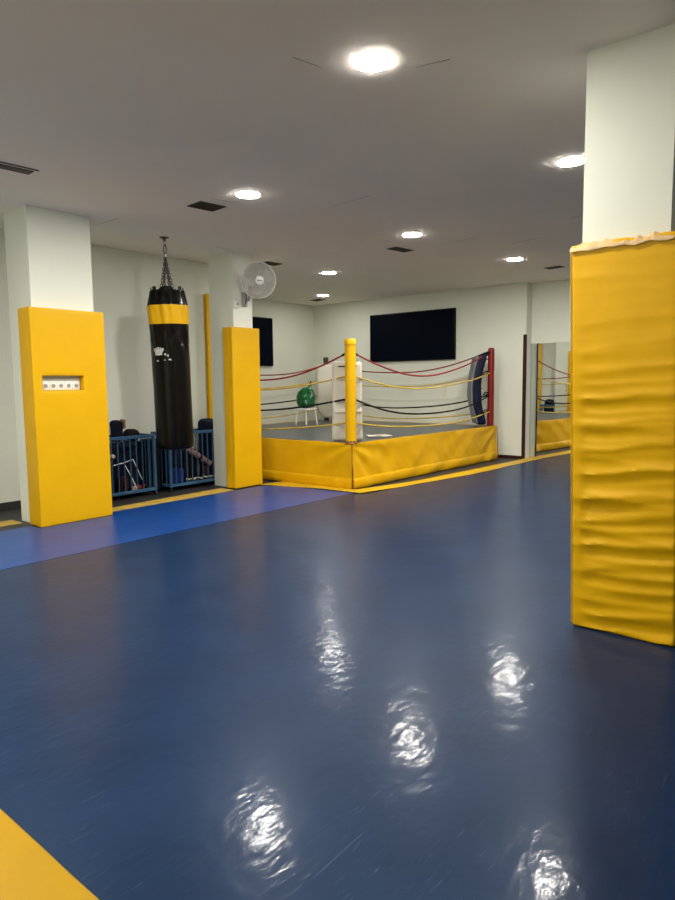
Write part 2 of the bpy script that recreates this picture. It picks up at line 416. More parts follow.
# torn cream backing curling over the top edge
bm = nb(); rows = []
for i in range(49):
    u = i/48; y = .302-.50*u; row = []
    h = (.022+.030*noise.noise(Vector((u*4, 0, 2)))+.02*noise.noise(Vector((u*13, 5, 2))))*(1-max(0, u-.7)/.3*.9)
    if u < .12: h *= .4+u*5
    for j in range(9):
        v = j/8
        z = pzt-.035+.02*math.sin(u*9)*0+v*(.024+h)
        x = -.012+.030*v*v+.004*noise.noise(Vector((u*12, v*3, 7)))
        if v < .25: z += .014*noise.noise(Vector((u*7, 3, 1)))
        row.append(bm.verts.new((x, y, z-.011)))
    rows.append(row)
for i in range(48):
    for j in range(8): bm.faces.new((rows[i][j], rows[i+1][j], rows[i+1][j+1], rows[i][j+1]))
r = bmesh.ops.extrude_face_region(bm, geom=bm.faces[:])
for e in r['geom']:
    if isinstance(e, bmesh.types.BMVert): e.co.x += .004
obj('torn_edge', bm, M['torn'], t3, label='torn cream coloured tape along the top of the pad')
# light piping down the left edge
bm = nb(); tube(bm, [fn3(Vector((.004, .299, .02+(pzt-.05)*i/80)))+Vector((-.002, .001, 0)) for i in range(81)], .0035, 6)
obj('edge_piping', bm, M['yellow_floor'], t3, label='pale piping down the left edge')

# ------------------------------------------------------------------ sockets in the slot of the left pad
ss = thing('socket_strip', 'white five-gang socket strip in the slot of the left yellow pad', 'socket', (3.222, C1[2]-.001, 1.36))
obj('housing', gbox(-.196, .196, -.022, 0, -.045, .045, r=.006, n=(2, 1, 1)), M['white_plastic'], ss)
for k in range(5):
    cx = -.156+.078*k
    bm = nb(); lathe(bm, [(.029, 0), (.029, .004), (.027, .006), (.023, .006), (.022, .001)], 24)
    xform(bm, Matrix.Translation((cx, -.022, -.004)) @ Matrix.Rotation(PI/2, 4, 'X'))
    s = obj('socket', bm, M['white_plastic'], ss)
    bm = nb(); lathe(bm, [(.0225, .0015), (.0225, .0030), (.001, .0032)], 20); xform(bm, Matrix.Translation((cx, -.022, -.004)) @ Matrix.Rotation(PI/2, 4, 'X')); obj('well', bm, M['grey_plastic'], s, label='socket well with its shade painted grey')  # shade inside the white socket is painted in as a grey disc
    if k < 4: obj('divider', boxm(cx+.0375, cx+.0405, -.0228, -.0215, -.04, .04), M['grey_plastic'], ss, smooth=False)
    for dx in (-.008, .008):
        bm = nb(); tube(bm, [(cx+dx, -.0245, -.004), (cx+dx, -.0262, -.004)], .0045, 8); obj('pin_hole', bm, M['dark'], s)

# ------------------------------------------------------------------ wall pad behind the middle column
tag(obj('wall_pad', gbox(5.955, 6.025, 7.285, 7.336, 0.0, 2.61, r=.012, n=(2, 1, 20)), M['yellow_pad']), 'tall narrow yellow wall pad behind the middle column', 'pad')

# ------------------------------------------------------------------ switch and fan on the middle column
sw = thing('wall_switch', 'small white switch box on the middle column under the fan', 'switch', (5.715, C2[2]-.001, 2.365))
obj('plate', gbox(-.036, .036, -.030, 0, -.04, .04, r=.008, n=(1, 1, 1)), M['white_plastic'], sw)
bm = nb(); lathe(bm, [(.016, 0), (.016, .010), (.012, .013)], 16); xform(bm, Matrix.Translation((.012, -.030, .008)) @ Matrix.Rotation(PI/2, 4, 'X'))
obj('knob', bm, M['grey_plastic'], sw)
fan = thing('wall_fan', 'round white oscillating fan mounted high on the middle column', 'fan', (5.86, C2[2]-.001, 2.44))
obj('bracket', gbox(-.035, .035, -.045, 0, -.09, .09, r=.01, n=(1, 1, 2)), M['grey_plastic'], fan)
bm = nb(); tube(bm, [(0, -.03, -.02), (0, -.10, -.01), (0, -.13, .06), (-.01, -.14, .16)], [.022, .022, .024, .03], 10)
obj('neck', bm, M['grey_plastic'], fan)
hc = Vector((5.815-5.86, 6.085-(C2[2]-.001), 2.645-2.44)); nd = Vector((-.50, -.83, -.16)).normalized()
qa = nd.to_track_quat('Z', 'Y').to_matrix().to_4x4(); HM = Matrix.Translation(hc) @ qa
def fanpart(bm): return xform(bm, HM)
bm = lathe(nb(), [(.03, -.20), (.06, -.19), (.065, -.10), (.05, -.075)], 24); obj('motor_housing', fanpart(bm), M['white_plastic'], fan)
def circ(r, z, n=48): return [(r*math.cos(2*PI*k/n), r*math.sin(2*PI*k/n), z) for k in range(n)]
bm = nb()
for i in range(1, 16):
    r = .05+.165*i/15; tube(bm, circ(r, .045*math.cos(r/.23*PI/2)+.01, 40), .0023, 4, closed=True)
for k in range(54):
    a = 2*PI*k/54
    tube(bm, [((.05+.165*s/6)*math.cos(a+s*.04), (.05+.165*s/6)*math.sin(a+s*.04), .045*math.cos((.05+.165*s/6)/.23*PI/2)+.012) for s in range(7)], .0019, 4)
obj('front_grille', fanpart(bm), M['grille'], fan)
bm = nb()
for i in range(1, 9):
    r = .07+.145*i/8; tube(bm, circ(r, -.085*math.cos(r/.225*PI/2)-.005, 40), .0016, 4, closed=True)
for k in range(36):
    a = 2*PI*k/36
    tube(bm, [((.06+.155*s/5)*math.cos(a), (.06+.155*s/5)*math.sin(a), -.085*math.cos((.06+.155*s/5)/.225*PI/2)-.005) for s in range(6)], .0013, 4)
obj('rear_grille', fanpart(bm), M['grille'], fan)
bm = nb(); tube(bm, circ(.218, .004, 56), .007, 8, closed=True); obj('rim', fanpart(bm), M['white_plastic'], fan)
bm = lathe(nb(), [(.052, .048), (.052, .060), (.046, .064), (.0, .066)], 32, cap=False); hub = obj('hub_cap', fanpart(bm), M['white_plastic'], fan)
for k in range(5):
    x = -.026+.013*k; obj('letter_print', fanpart(boxm(x-.0045, x+.0045, -.007, .007, .0655, .0668)), M['dark'], hub, smooth=False, label='dark illegible letter on the hub')
for k in range(3):
    bm = nb(); rows = []
    for i in range(9):
        s = i/8; rr = .035+.15*s; row = []
        for j in range(7):
            a = (-.45+.9*j/6)*(.75+.5*math.sin(s*PI*.9)); row.append(bm.verts.new((rr*math.cos(a), rr*math.sin(a), -.03+.05*(j/6-.5)*(1-.4*s))))
        rows.append(row)
    for i in range(8):
        for j in range(6): bm.faces.new((rows[i][j], rows[i+1][j], rows[i+1][j+1], rows[i][j+1]))
    r = bmesh.ops.extrude_face_region(bm, geom=bm.faces[:])
    for e in r['geom']:
        if isinstance(e, bmesh.types.BMVert): e.co.z += .003
    xform(bm, Matrix.Rotation(2*PI*k/3+.4, 4, 'Z')); obj('blade', fanpart(bm), M['grille'], fan)
bm = nb(); tube(bm, [(-.02, -.10, .10), (-.05, -.11, .02), (-.04, -.08, -.07), (-.02, -.03, -.06)], .005, 6); obj('cable', bm, M['bezel'], fan, label='dark hanging cable')

# ------------------------------------------------------------------ heavy bag
bag = thing('heavy_bag', 'long black heavy bag with a yellow band hanging on chains', 'punching bag', (4.655, 6.40, HC-.0005), (0, -0.022, 0))
bag.rotation_euler = (0, -0.022, 0)
bm = lathe(nb(), [(.052, 0), (.052, -.007), (.035, -.012), (.018, -.022), (.016, -.045)], 24); obj('ceiling_plate', bm, M['dsteel'], bag)
def ringlink(bm, c, L, w, r, ax):
    pts = []
    for k in range(14):
        a = 2*PI*k/14; pts.append((w*math.cos(a), 0, L*math.sin(a)))
    m4 = Matrix.Translation(c) @ Matrix.Rotation(ax, 4, 'Z'); tube(bm, [m4 @ Vector(p) for p in pts], r, 6, closed=True)
bm = nb(); ringlink(bm, (0, 0, -.065), .026, .022, .006, .4); obj('eye_ring', bm, M['steel'], bag)
bm = nb(); ringlink(bm, (0, 0, -.135), .055, .026, .0065, 1.5); obj('carabiner', bm, M['dsteel'], bag)
bm = lathe(nb(), [(.008, -.185), (.018, -.195), (.018, -.215), (.008, -.225)], 14); obj('swivel', bm, M['steel'], bag)
for k in range(6):
    a = 2*PI*k/6+.3; bm = nb(); A = Vector((0, 0, -.225)); B = Vector((.064*math.cos(a), .064*math.sin(a), -.555))
    n = 11
    for i in range(n):
        p = A.lerp(B, (i+.5)/n); ringlink(bm, p, .021, .0125, .0042, a+(i % 2)*PI/2)
    obj('chain', bm, M['dsteel'], bag)
    bm = nb(); B2 = Vector((.18*math.cos(a), .18*math.sin(a), -.615))
    d = Vector((-math.sin(a), math.cos(a), 0))*.025
    v = [bm.verts.new(q) for q in (B-d, B+d, B.lerp(B2, .5)+d+Vector((0, 0, -.03)), B.lerp(B2, .5)-d+Vector((0, 0, -.03)), B2+d+Vector((0, 0, -.01)), B2-d+Vector((0, 0, -.01)))]
    bm.faces.new(v[:4]); bm.faces.new((v[3], v[2], v[4], v[5])); r = bmesh.ops.extrude_face_region(bm, geom=bm.faces[:])
    for e in r['geom']:
        if isinstance(e, bmesh.types.BMVert): e.co.z += .006
    obj('hanging_strap', bm, M['black_matte'], bag)
ZT, ZB = -.60, -2.425
def brad(z):
    # outline of the filled bag: gathered at the top, widest under the band
    if z > -.78: return .188+(.232-.188)*min(1, (-.60-z)/.18)
    if z > -1.05: return .232-.010*(-.78-z)/.27
    return .222+.003*math.sin((z+1)*3)-.010*(-1.05-z)/1.36
def bwr(r, z, t):
    k = max(0, 1-(ZT-z)/.80) if z < ZT else 1
    w = k*(.012*math.sin(6*t+1.8)+.010*math.sin(11*t+.5+z*4)+.007*math.sin(17*t+z*9))
    k2 = max(0, 1-abs(z+1.16)/.26)
    w += k2*(.010*noise.noise(Vector((math.cos(t)*3.2, math.sin(t)*3.2, z*8)))+.004*math.sin(9*t+z*12))
    rr = r+w*(1 if r > .05 else 0)+.0025*noise.noise(Vector((math.cos(t)*2, math.sin(t)*2, z*5)))
    return rr
prof = [(.0, ZB)]+[(.165, ZB+.0), (.20, ZB+.012), (brad(ZB+.05)-.002, ZB+.045)]+[(brad(z), z) for z in [ZB+.08+(ZT-ZB-.08)*i/70 for i in range(71)]]
bm = lathe(nb(), prof[1:]+[(.165, ZT-.03), (.09, ZT-.05)], 84, fn=bwr); obj('body', bm, M['black'], bag)
bm = lathe(nb(), [(brad(z)+.003, z) for z in [-.985+.212*i/16 for i in range(17)]], 84, fn=bwr, cap=False); obj('band', bm, M['yellow'], bag, label='yellow band')
for k in range(8):
    a = 2*PI*k/8+.15; r = bwr(brad(ZT), ZT, a)-.001
    bm = gbox(-.006, .006, -.024, .024, -.05, .035, r=.004, n=(1, 2, 2)); xform(bm, Matrix.Translation((r*math.cos(a), r*math.sin(a), ZT)) @ Matrix.Rotation(a, 4, 'Z')); obj('rim_tab', bm, M['black'], bag)
# worn print on the bag: a crown and a few letter remains
def on_bag(bm, az, zc, polys):
    for poly in polys:
        vs = []
        for (x, z) in poly:
            Z = zc+z; A = az+x/.222; R = brad(Z)+.010; vs.append(bm.verts.new((R*math.cos(A), R*math.sin(A), Z)))
        try: bm.faces.new(vs)
        except ValueError: pass
azc = math.atan2(-6.4, -4.66)-.62      # side of the bag seen left of its middle
def printed(name, az, zc, polys, label):
    bm = nb(); on_bag(bm, az, zc, polys)
    bmesh.ops.remove_doubles(bm, verts=bm.verts[:], dist=.0005)
    r = bmesh.ops.extrude_face_region(bm, geom=bm.faces[:])
    for e in r['geom']:
        if isinstance(e, bmesh.types.BMVert): e.co.x *= .994; e.co.y *= .994
    obj(name, bm, M['logo'], bag, smooth=False, label=label)
def crown_outline():
    # five lobes fanned over a curved base band
    polys = []; n = 5; W = .074
    bx = [-W*.62+W*1.24*i/n for i in range(n+1)]
    lo = [(x, -.034-.008*math.cos(x*24)) for x in bx]; hi = [(x, -.012-.008*math.cos(x*24)) for x in bx]
    for i in range(n):
        polys.append([lo[i], lo[i+1], hi[i+1], hi[i]])
        cx = (bx[i]+bx[i+1])/2*1.30; d = (i-2)*.004; top = .052-.007*abs(i-2)
        polys.append([hi[i], hi[i+1], (cx+.0125+d, top*.55), (cx+.008+d, top), (cx-.008+d, top), (cx-.0125+d, top*.55)])
    return polys
ZC = 1.735-HC
printed('crown_print', azc, ZC, crown_outline(), 'worn pale grey crown print')
for x, z, w, h in ((.066, -.040, .026, .022), (.098, -.056, .020, .024), (.112, -.098, .034, .016), (.064, -.100, .016, .012), (-.030, -.108, .028, .014)):
    printed('letter_print', azc, ZC, [[(x, z), (x+w, z-.004), (x+w*.8, z+h), (x+.002, z+h*.8)]], 'worn pale grey letter remains')

# ------------------------------------------------------------------ railing cages with gear
def cage(label, x0, x1, y0, y1, h):
    t = thing('railing_cage', label, 'equipment cage', ((x0+x1)/2, y0, 0), group=None)
    hx, d = (x1-x0)/2, y1-y0
    zb, R = .075, .017
    def panel(name, A, B):
        A, B = Vector(A), Vector(B); p = None
        for z in (zb, h):
            w = (B-A).normalized(); n = Vector((-w.y, w.x, 0))
            mm = Matrix((w, n, Vector((0, 0, 1)))).transposed().to_4x4(); mm.translation = A+Vector((0, 0, z))
            b2 = xform(gbox(0, (B-A).length, -.014, .014, -.019, .019, r=.005), mm)
            if z == zb: p = obj(name, b2, M['cage'], t)
            else: obj('top_rail', b2, M['cage'], p)
        L = (B-A).length; n = max(3, round(L/.083))
        for i in range(1, n):
            q = A.lerp(B, i/n); b = nb(); tube(b, [q+Vector((0, 0, zb)), q+Vector((0, 0, h))], .0065, 8); obj('bar', b, M['cage'], p)
    panel('front_panel', (-hx, 0, 0), (hx, 0, 0)); panel('back_panel', (-hx, d, 0), (hx, d, 0))
    panel('side_panel', (-hx, 0, 0), (-hx, d, 0)); panel('side_panel', (hx, 0, 0), (hx, d, 0))
    for x in (-hx, hx):
        for y in (0, d):
            obj('post', gbox(x-R, x+R, y-R, y+R, .05, h+.02, r=.006, n=(1, 1, 1)), M['cage'], t)
            bm = nb(); lathe(bm, [(.010, .0), (.022, .002), (.022, .018), (.010, .02)], 14); xform(bm, Matrix.Translation((x-.01, y, .022)) @ Matrix.Rotation(PI/2, 4, 'Y'))
            obj('caster', bm, M['dsteel'], t)
    obj('base_tray', gbox(-hx+.0, hx, 0, d, .055, .068, r=.004), M['black_matte'], t)
    return t
cage('blue railing cage of sports gear beside the socket column pad', 3.83, 4.745, 6.89, 7.262, .735)
cage('blue railing cage of sports gear in front of the yellow wall pad', 4.985, 6.02, 6.90, 7.262, .735)
def softbag(name, label, cat, x0, x1, y0, y1, z0, z1, m, r=.06, amp=.02, s=6, rot=0.0, seed=0.0):
    t = thing(name, label, cat, ((x0+x1)/2, (y0+y1)/2, z0), (0, 0, rot))
    hx, hy, hz = (x1-x0)/2, (y1-y0)/2, z1-z0
    def fn(p):
        n = Vector((N3(p, s, seed+1), N3(p, s, seed+5), N3(p, s, seed+9)))*amp
        q = p+n; q.z = max(q.z, 0)
        return q
    obj('body', gbox(-hx, hx, -hy, hy, 0, hz, r=r, n=(8, 6, 8), fn=fn), m, t)
    return t, hx, hy, hz
zt = .070
t, hx, hy, hz = softbag('sports_bag', 'dark navy sports bag filling the left railing cage', 'bag', 4.19, 4.715, 7.06, 7.245, zt, .66, M['navy'])
bm = nb(); tube(bm, [(-.14, -hy-.012, .25), (-.13, -hy-.014, .42), (0, -hy-.016, .47), (.13, -hy-.014, .42), (.14, -hy-.012, .25)], .012, 8); obj('handle', bm, M['black_matte'], t)
t, hx, hy, hz = softbag('backpack', 'dark open backpack poking above the left railing cage', 'bag', 4.34, 4.47, 7.08, 7.23, .67, .93, M['navy'], r=.05, amp=.018, seed=3, rot=.25)
obj('opening', gbox(.035, .068, -.095, -.02, .16, .275, r=.014, n=(2, 3, 3), fn=lambda p: p+Vector((0.0, N3(p, 20)*.01, 0))), M['skin_brown'], t, label='brown lining in the opening')
t, hx, hy, hz = softbag('helmet_bag', 'rounded black bag on top of the left railing cage next to the backpack', 'bag', 4.51, 4.71, 7.07, 7.235, .67, .82, M['black_matte'], r=.09, amp=.012, seed=8)
t, hx, hy, hz = softbag('kick_pad', 'dark red kick pad low in the left railing cage', 'kick pad', 4.30, 4.40, 6.93, 7.03, zt, .26, M['maroon'], r=.025, amp=.006, seed=2)
bm = nb(); tube(bm, [(-.02, -hy-.004, .04), (-.02, -hy-.02, .10), (-.02, -hy-.004, .15)], .008, 6); obj('handle', bm, M['black_matte'], t)
softbag('shoe_bag', 'small black bag at the left end of the left railing cage', 'bag', 3.93, 4.16, 6.98, 7.2, zt, .58, M['black_matte'], r=.06, amp=.015, seed=6)
def glove(name, label, loc, rot, m, mc, s=1.0):
    t = thing(name, label, 'boxing glove', loc, rot)
    def fn(p):
        q = p*s
        return q+Vector((N3(p, 12), N3(p, 12, 3), N3(p, 12, 6)))*.004
    obj('fist', gbox(-.02, .13, -.055, .055, 0, .105, r=.05, n=(4, 3, 3), fn=fn), m, t)
    bm = gbox(.0, .085, .035, .075, .015, .06, r=.019, n=(3, 1, 1)); xform(bm, Matrix.Scale(s, 4)); obj('thumb', bm, m, t)
    bm = gbox(-.12, -.01, -.04, .04, .012, .092, r=.025, n=(3, 1, 1)); xform(bm, Matrix.Scale(s, 4)); obj('cuff', bm, mc, t)
    return t
glove('boxing_glove', 'red boxing glove with white cuff on the bottom right of the left cage', (4.54, 6.985, zt), (0, 0, .2), M['red'], M['white_vinyl'], .62)
glove('boxing_glove', 'red boxing glove with black cuff in the right corner of the left cage', (4.665, 6.975, zt), (0, 0, 1.2), M['red'], M['black_matte'], .55)
glove('boxing_glove', 'white boxing glove in the left cage at the edge of the yellow pad', (4.21, 6.99, .50), (0, .2, -1.2), M['white_vinyl'], M['black_matte'], .45)
# folded stool frame of thin white tubes leaning in the left cage
t = thing('folding_stool', 'thin white tubular folding stool leaning in the left railing cage', 'stool', (4.4, 6.935, zt))
bm = nb(); tube(bm, [(-.19, 0, .345), (-.06, -.01, .365), (.065, -.015, .395), (.19, .0, .135)], .006, 8); obj('long_tube', bm, M['white_plastic'], t)
bm = nb(); tube(bm, [(-.06, -.012, .36), (.03, -.015, .19), (.095, -.015, .05), (.11, -.01, .0)], .006, 8); obj('short_tube', bm, M['white_plastic'], t)
# black bag added between the cages to darken the gap
softbag('filler', 'black rucksack added to darken the gap between the two railing cages', 'bag', 4.785, 4.945, 7.02, 7.30, 0.0, .68, M['black_matte'], r=.05, amp=.010, seed=31)
# right cage
softbag('sports_bag', 'black sports bag behind the punching bag in the right railing cage', 'bag', 5.03, 5.31, 7.07, 7.235, zt, .66, M['navy'], seed=11)
t, hx, hy, hz = softbag('gym_bag', 'bright blue gym bag at the bottom of the right railing cage', 'bag', 5.04, 5.24, 6.94, 7.05, zt, .28, M['midblue'], r=.04, amp=.012, seed=14)
bm = nb(); tube(bm, [(-.06, -.01, .20), (-.04, -.02, .235), (.04, -.02, .235), (.06, -.01, .20)], .008, 6); obj('handle', bm, M['navy'], t)
t, hx, hy, hz = softbag('tall_bag', 'tall dark navy bag standing in the right railing cage by the column', 'bag', 5.68, 5.92, 7.04, 7.245, zt, .885, M['navy'], r=.07, amp=.012, seed=17)
bm = nb(); tube(bm, [(-.04, -hy-.01, .55), (-.045, -hy-.02, .66), (.045, -hy-.02, .66), (.04, -hy-.01, .55)], .008, 6); obj('handle', bm, M['black_matte'], t)
softbag('sports_bag', 'black bag behind the pink roll in the right railing cage', 'bag', 5.33, 5.575, 7.07, 7.245, zt, .50, M['black_matte'], seed=21)
t = thing('canvas_roll', 'faded pink canvas roll leaning diagonally in the right railing cage', 'canvas roll', (5.70, 6.99, .285), (0, 0, 0))
bm = nb(); A = Vector((0, 0, 0)); B = Vector((-.37, .0, .235))
tube(bm, [A.lerp(B, i/14)+Vector((0, N3((i, 0, 0), .4)*.006, 0)) for i in range(15)], [.036+.006*math.sin(i*1.7) for i in range(15)], 12); obj('roll', bm, M['pinkish'], t)
bm = nb(); tube(bm, [A.lerp(B, .45), A.lerp(B, .5)], .045, 12); obj('strap', bm, M['black_matte'], t)
softbag('kick_pad', 'dark red pad below the pink canvas roll in the right railing cage', 'kick pad', 5.57, 5.66, 6.94, 7.01, .145, .27, M['maroon'], r=.03, amp=.008, seed=24)
softbag('gear_box', 'flat black gear box under the beaded rope in the right railing cage', 'box', 5.29, 5.72, 6.93, 7.03, zt, .095, M['black_matte'], r=.01, amp=.001, seed=4)
softbag('red_wrap', 'red hand wrap on the bag behind the punching bag edge', 'hand wrap', 5.36, 5.46, 7.10, 7.17, .515, .57, M['red'], r=.02, amp=.008, seed=27)
t = thing('skipping_rope', 'cream beaded skipping rope heaped at the foot of the right railing cage', 'skipping rope', (5.28, 6.965, .097))
bm = nb()
tube(bm, [(.41*i/135, .03*math.sin(i/135*19), .012+.014*abs(math.sin(i/135*23))) for i in range(136)], [.006 if i % 4 == 0 else .0095 for i in range(136)], 8)
obj('beads', bm, M['cream'], t)
bm = nb(); tube(bm, [(.41, .01, .014), (.47, .015, .016)], .012, 10); obj('grip', bm, M['white_plastic'], t)

# ------------------------------------------------------------------ boxing ring
RX0, RX1, RY0, RY1, DZ = 6.435, 10.45, 5.11, 8.98, .595
ring = thing('boxing_ring', 'raised boxing ring with yellow skirts and sagging red, yellow and black ropes', 'boxing ring', ((RX0+RX1)/2, (RY0+RY1)/2, 0))
OX, OY = (RX0+RX1)/2, (RY0+RY1)/2
def rel(x, y, z=0): return Vector((x-OX, y-OY, z))
HX, HY = (RX1-RX0)/2, (RY1-RY0)/2
obj('platform', boxm(-HX+.03, HX-.03, -HY+.03, HY-.03, 0, DZ-.03), M['black_matte'], ring, smooth=False)
obj('canvas', gbox(-HX+.012, HX-.012, -HY+.012, HY-.012, DZ-.03, DZ, r=.012, n=(16, 16, 1), fn=lambda p: p+Vector((0, 0, .004*N3(p, 1.5) if p.z > DZ-.01 else 0))), M['canvas'], ring)
def skirt(A, B, seed):
    A, B = Vector(A), Vector(B); L = (B-A).length; w = (B-A)/L; n = Vector((w.y, -w.x, 0)); NX, NZ = 110, 26
    def surf(s, z):
        x = s*L; e = min(x, L-x)
        # folds hang diagonally from the two upper corners, others are soft dents
        q = Vector((x*1.1, z*2.0, seed))
        off = .016*noise.noise(q)+.020*noise.noise(Vector((x*2.6-z*3.0, z*1.8, seed+4)))+.008*noise.noise(Vector((x*7+z*5, z*4, seed+8)))
        k = max(0, 1-e/1.1); ang = math.atan2(DZ+.02-z, e+.08)
        off += .016*k*math.sin(ang*13+seed)*min(1, e*4)
        off *= math.sin(min(1, (DZ-z)/.10)*PI/2)
        off += .018*max(0, (DZ-z)/DZ)
        return A+w*x+n*(off+.006)+Vector((0, 0, z+(.004*noise.noise(Vector((x*3, 1, seed))) if z > .3 else 0)))
    def sheet(z0, z1, nz, push, th, roll=False):
        bm = nb(); rows = []
        for i in range(NX+1):
            row = []
            for j in range(nz+1):
                z = z0+(z1-z0)*j/nz; p = surf(i/NX, z)
                bul = push*((math.sin(PI*min(1, max(0, j/nz)))**.5)*(1+.5*noise.noise(Vector((i*.09, seed, 2)))) if roll else 1)
                row.append(bm.verts.new(p+n*bul))
            rows.append(row)
        for i in range(NX):
            for j in range(nz): bm.faces.new((rows[i][j], rows[i+1][j], rows[i+1][j+1], rows[i][j+1]))
        ex = bmesh.ops.extrude_face_region(bm, geom=bm.faces[:])
        for e in ex['geom']:
            if isinstance(e, bmesh.types.BMVert): e.co -= n*th
        return bm
    s = obj('skirt', sheet(.015, DZ+.004, NZ, 0, .005), M['yellow'], ring)
    obj('hem', sheet(.014, .150, 8, .016, .010, True), M['yellow'], s)
c00, c10, c11, c01 = (-HX, -HY, 0), (HX, -HY, 0), (HX, HY, 0), (-HX, HY, 0)
skirt(c00, c10, 1.0); skirt(c10, c11, 5.0); skirt(c11, c01, 9.0); skirt(c01, c00, 13.4)
posts = [(6.515, 5.185), (10.385, 5.185), (10.37, 8.90), (6.515, 8.90)]
ptop = [1.905, 1.93, 1.89, 1.88]; pr = [.069, .056, .05, .055]; pm = ['yellow', 'red', 'vent', 'yellow']
plab = ['yellow padded corner post nearest the viewer', 'red corner post at the right end', 'dark corner post at the far corner', 'corner post behind the middle column']
for (x, y), zt_, r, m, lb in zip(posts, ptop, pr, pm, plab):
    c = rel(x, y); bm = nb()
    lathe(bm, [(r, DZ-.01), (r*1.03, DZ+.03)]+[(r*(1.0+.02*math.sin(i*1.3)), DZ+.05+(zt_-.12-DZ-.05)*i/12) for i in range(13)]+([(r, zt_-.06), (r*.92, zt_-.02), (r*.6, zt_-.002), (.005, zt_)] if m == 'red' else [(r, zt_-.065)]), 28, (c.x, c.y))
    p = obj('corner_post', bm, M[m], ring, label=lb)
    if m != 'red':
        bm = nb(); lathe(bm, [(r+.004, zt_-.075), (r+.005, zt_-.070), (r+.004, zt_-.01), (r-.004, zt_), (.004, zt_-.002)], 28, (c.x, c.y)); obj('cap', bm, M[m], p)
        bm = nb(); tube(bm, [(c.x+(r+.003)*math.cos(2*PI*k/28), c.y+(r+.003)*math.sin(2*PI*k/28), zt_-.077) for k in range(28)], .003, 5, closed=True); obj('seam', bm, M['cord'], p)
# lacing at the foot of the yellow post
c = rel(*posts[0])
for (a0, a1, zz) in ((3.0, 5.3, .60), (2.6, 4.6, .615)):
    bm = nb(); tube(bm, [(c.x+.085*math.cos(a0+(a1-a0)*i/12), c.y+.085*math.sin(a0+(a1-a0)*i/12), zz+.008*math.sin(i*2.0)) for i in range(13)], .006, 6); obj('lacing', bm, M['cord'], ring, label='dark cord lacing round the foot of the yellow post')
bm = nb(); tube(bm, [(-HX-.016, -HY+.10, .58), (-HX-.02, -HY+.05, .592), (-HX-.02, -HY-.02, .585), (-HX+.05, -HY-.02, .595), (-HX+.13, -HY-.018, .60)], .006, 6)
obj('lacing', bm, M['cord'], ring, label='dark cord lacing the skirt at the yellow post')
# corner seam cord of the skirt
bm = nb(); tube(bm, [(-HX-.012-.03*(1-i/12), -HY-.012-.025*(1-i/12), .02+.56*i/12) for i in range(13)], .006, 6); obj('corner_seam', bm, M['cord'], ring)
bm = nb(); tube(bm, [(HX+.012+.02*(1-i/12), -HY-.012-.02*(1-i/12), .02+.56*i/12) for i in range(13)], .006, 6); obj('corner_seam', bm, M['cord'], ring)
RH = [[1.735, 1.445, 1.155, .850], [1.86, 1.50, 1.12, .835], [1.74, 1.45, 1.13, .85], [1.74, 1.45, 1.15, .85]]
SAG = [[.325, .21, .275, .145], [.27, .22, .27, .17], [.245, .195, .16, .125], [.35, .17, .16, .135]]
RM = ['red_rope', 'yellow_rope', 'black_rope', 'yellow_rope']; RL = ['red top rope', 'yellow second rope', 'black third rope', 'yellow bottom rope']
RR = [.0115, .0105, .0125, .0105]
for s in range(4):
    A, B = posts[s], posts[(s+1) % 4]; side = ['on the right side', 'along the back wall', 'on the far side', 'on the left side'][s]
    for k in range(4):
        za, zb_ = RH[s][k], RH[(s+1) % 4][k]; bm = nb(); pts = []
        pa, pb = rel(*A, za), rel(*B, zb_); d = (pb-pa).normalized(); pa = pa+d*.055; pb = pb-d*.05
        for i in range(33):
            u = i/32; p = pa.lerp(pb, u); p.z -= SAG[s][k]*4*u*(1-u)*(1+.10*math.sin(u*5+s+k)*(u*(1-u)*4))
            pts.append(p)
        tube(bm, pts, RR[k], 8); rp = obj('rope', bm, M[RM[k]], ring, label=RL[k]+' '+side)
        if k == 0:           # black lashing where the top rope reaches the posts
            for ps, q in ((pts[:2], s), (pts[-2:], (s+1) % 4)):
                a, b = (ps[0], ps[1]) if ps is not pts[-2:] and q == s else (ps[1], ps[0])
                n = .32 if q == 1 else .085; d = (b-a).normalized()
                bm = nb(); tube(bm, [a, a+d*n*.5, a+d*n], RR[k]+.005, 8); obj('lashing', bm, M['black_rope'], rp)
# knots and straps at the red post
c = rel(*posts[1]); 
for z in (1.83, 1.52, 1.16, .86):
    bm = nb()
    tube(bm, [(c.x-.055, c.y+.02, z), (c.x-.10, c.y+.05, z+.012), (c.x-.13, c.y+.07, z-.03), (c.x-.09, c.y+.06, z-.05), (c.x-.052, c.y+.02, z-.01)], .011, 6)
    obj('knot', bm, M['black_rope'], ring)
c = rel(8.83, 5.185)
bm = nb(); zt_ = 1.29
tube(bm, [(c.x, c.y-.014, 1.30), (c.x+.004, c.y-.016, 1.24), (c.x+.002, c.y-.014, 1.15), (c.x-.004, c.y-.012, 1.12)], .006, 6); obj('rope_tie', bm, M['yellow_rope'], ring, label='loose yellow tie hanging from the second rope')

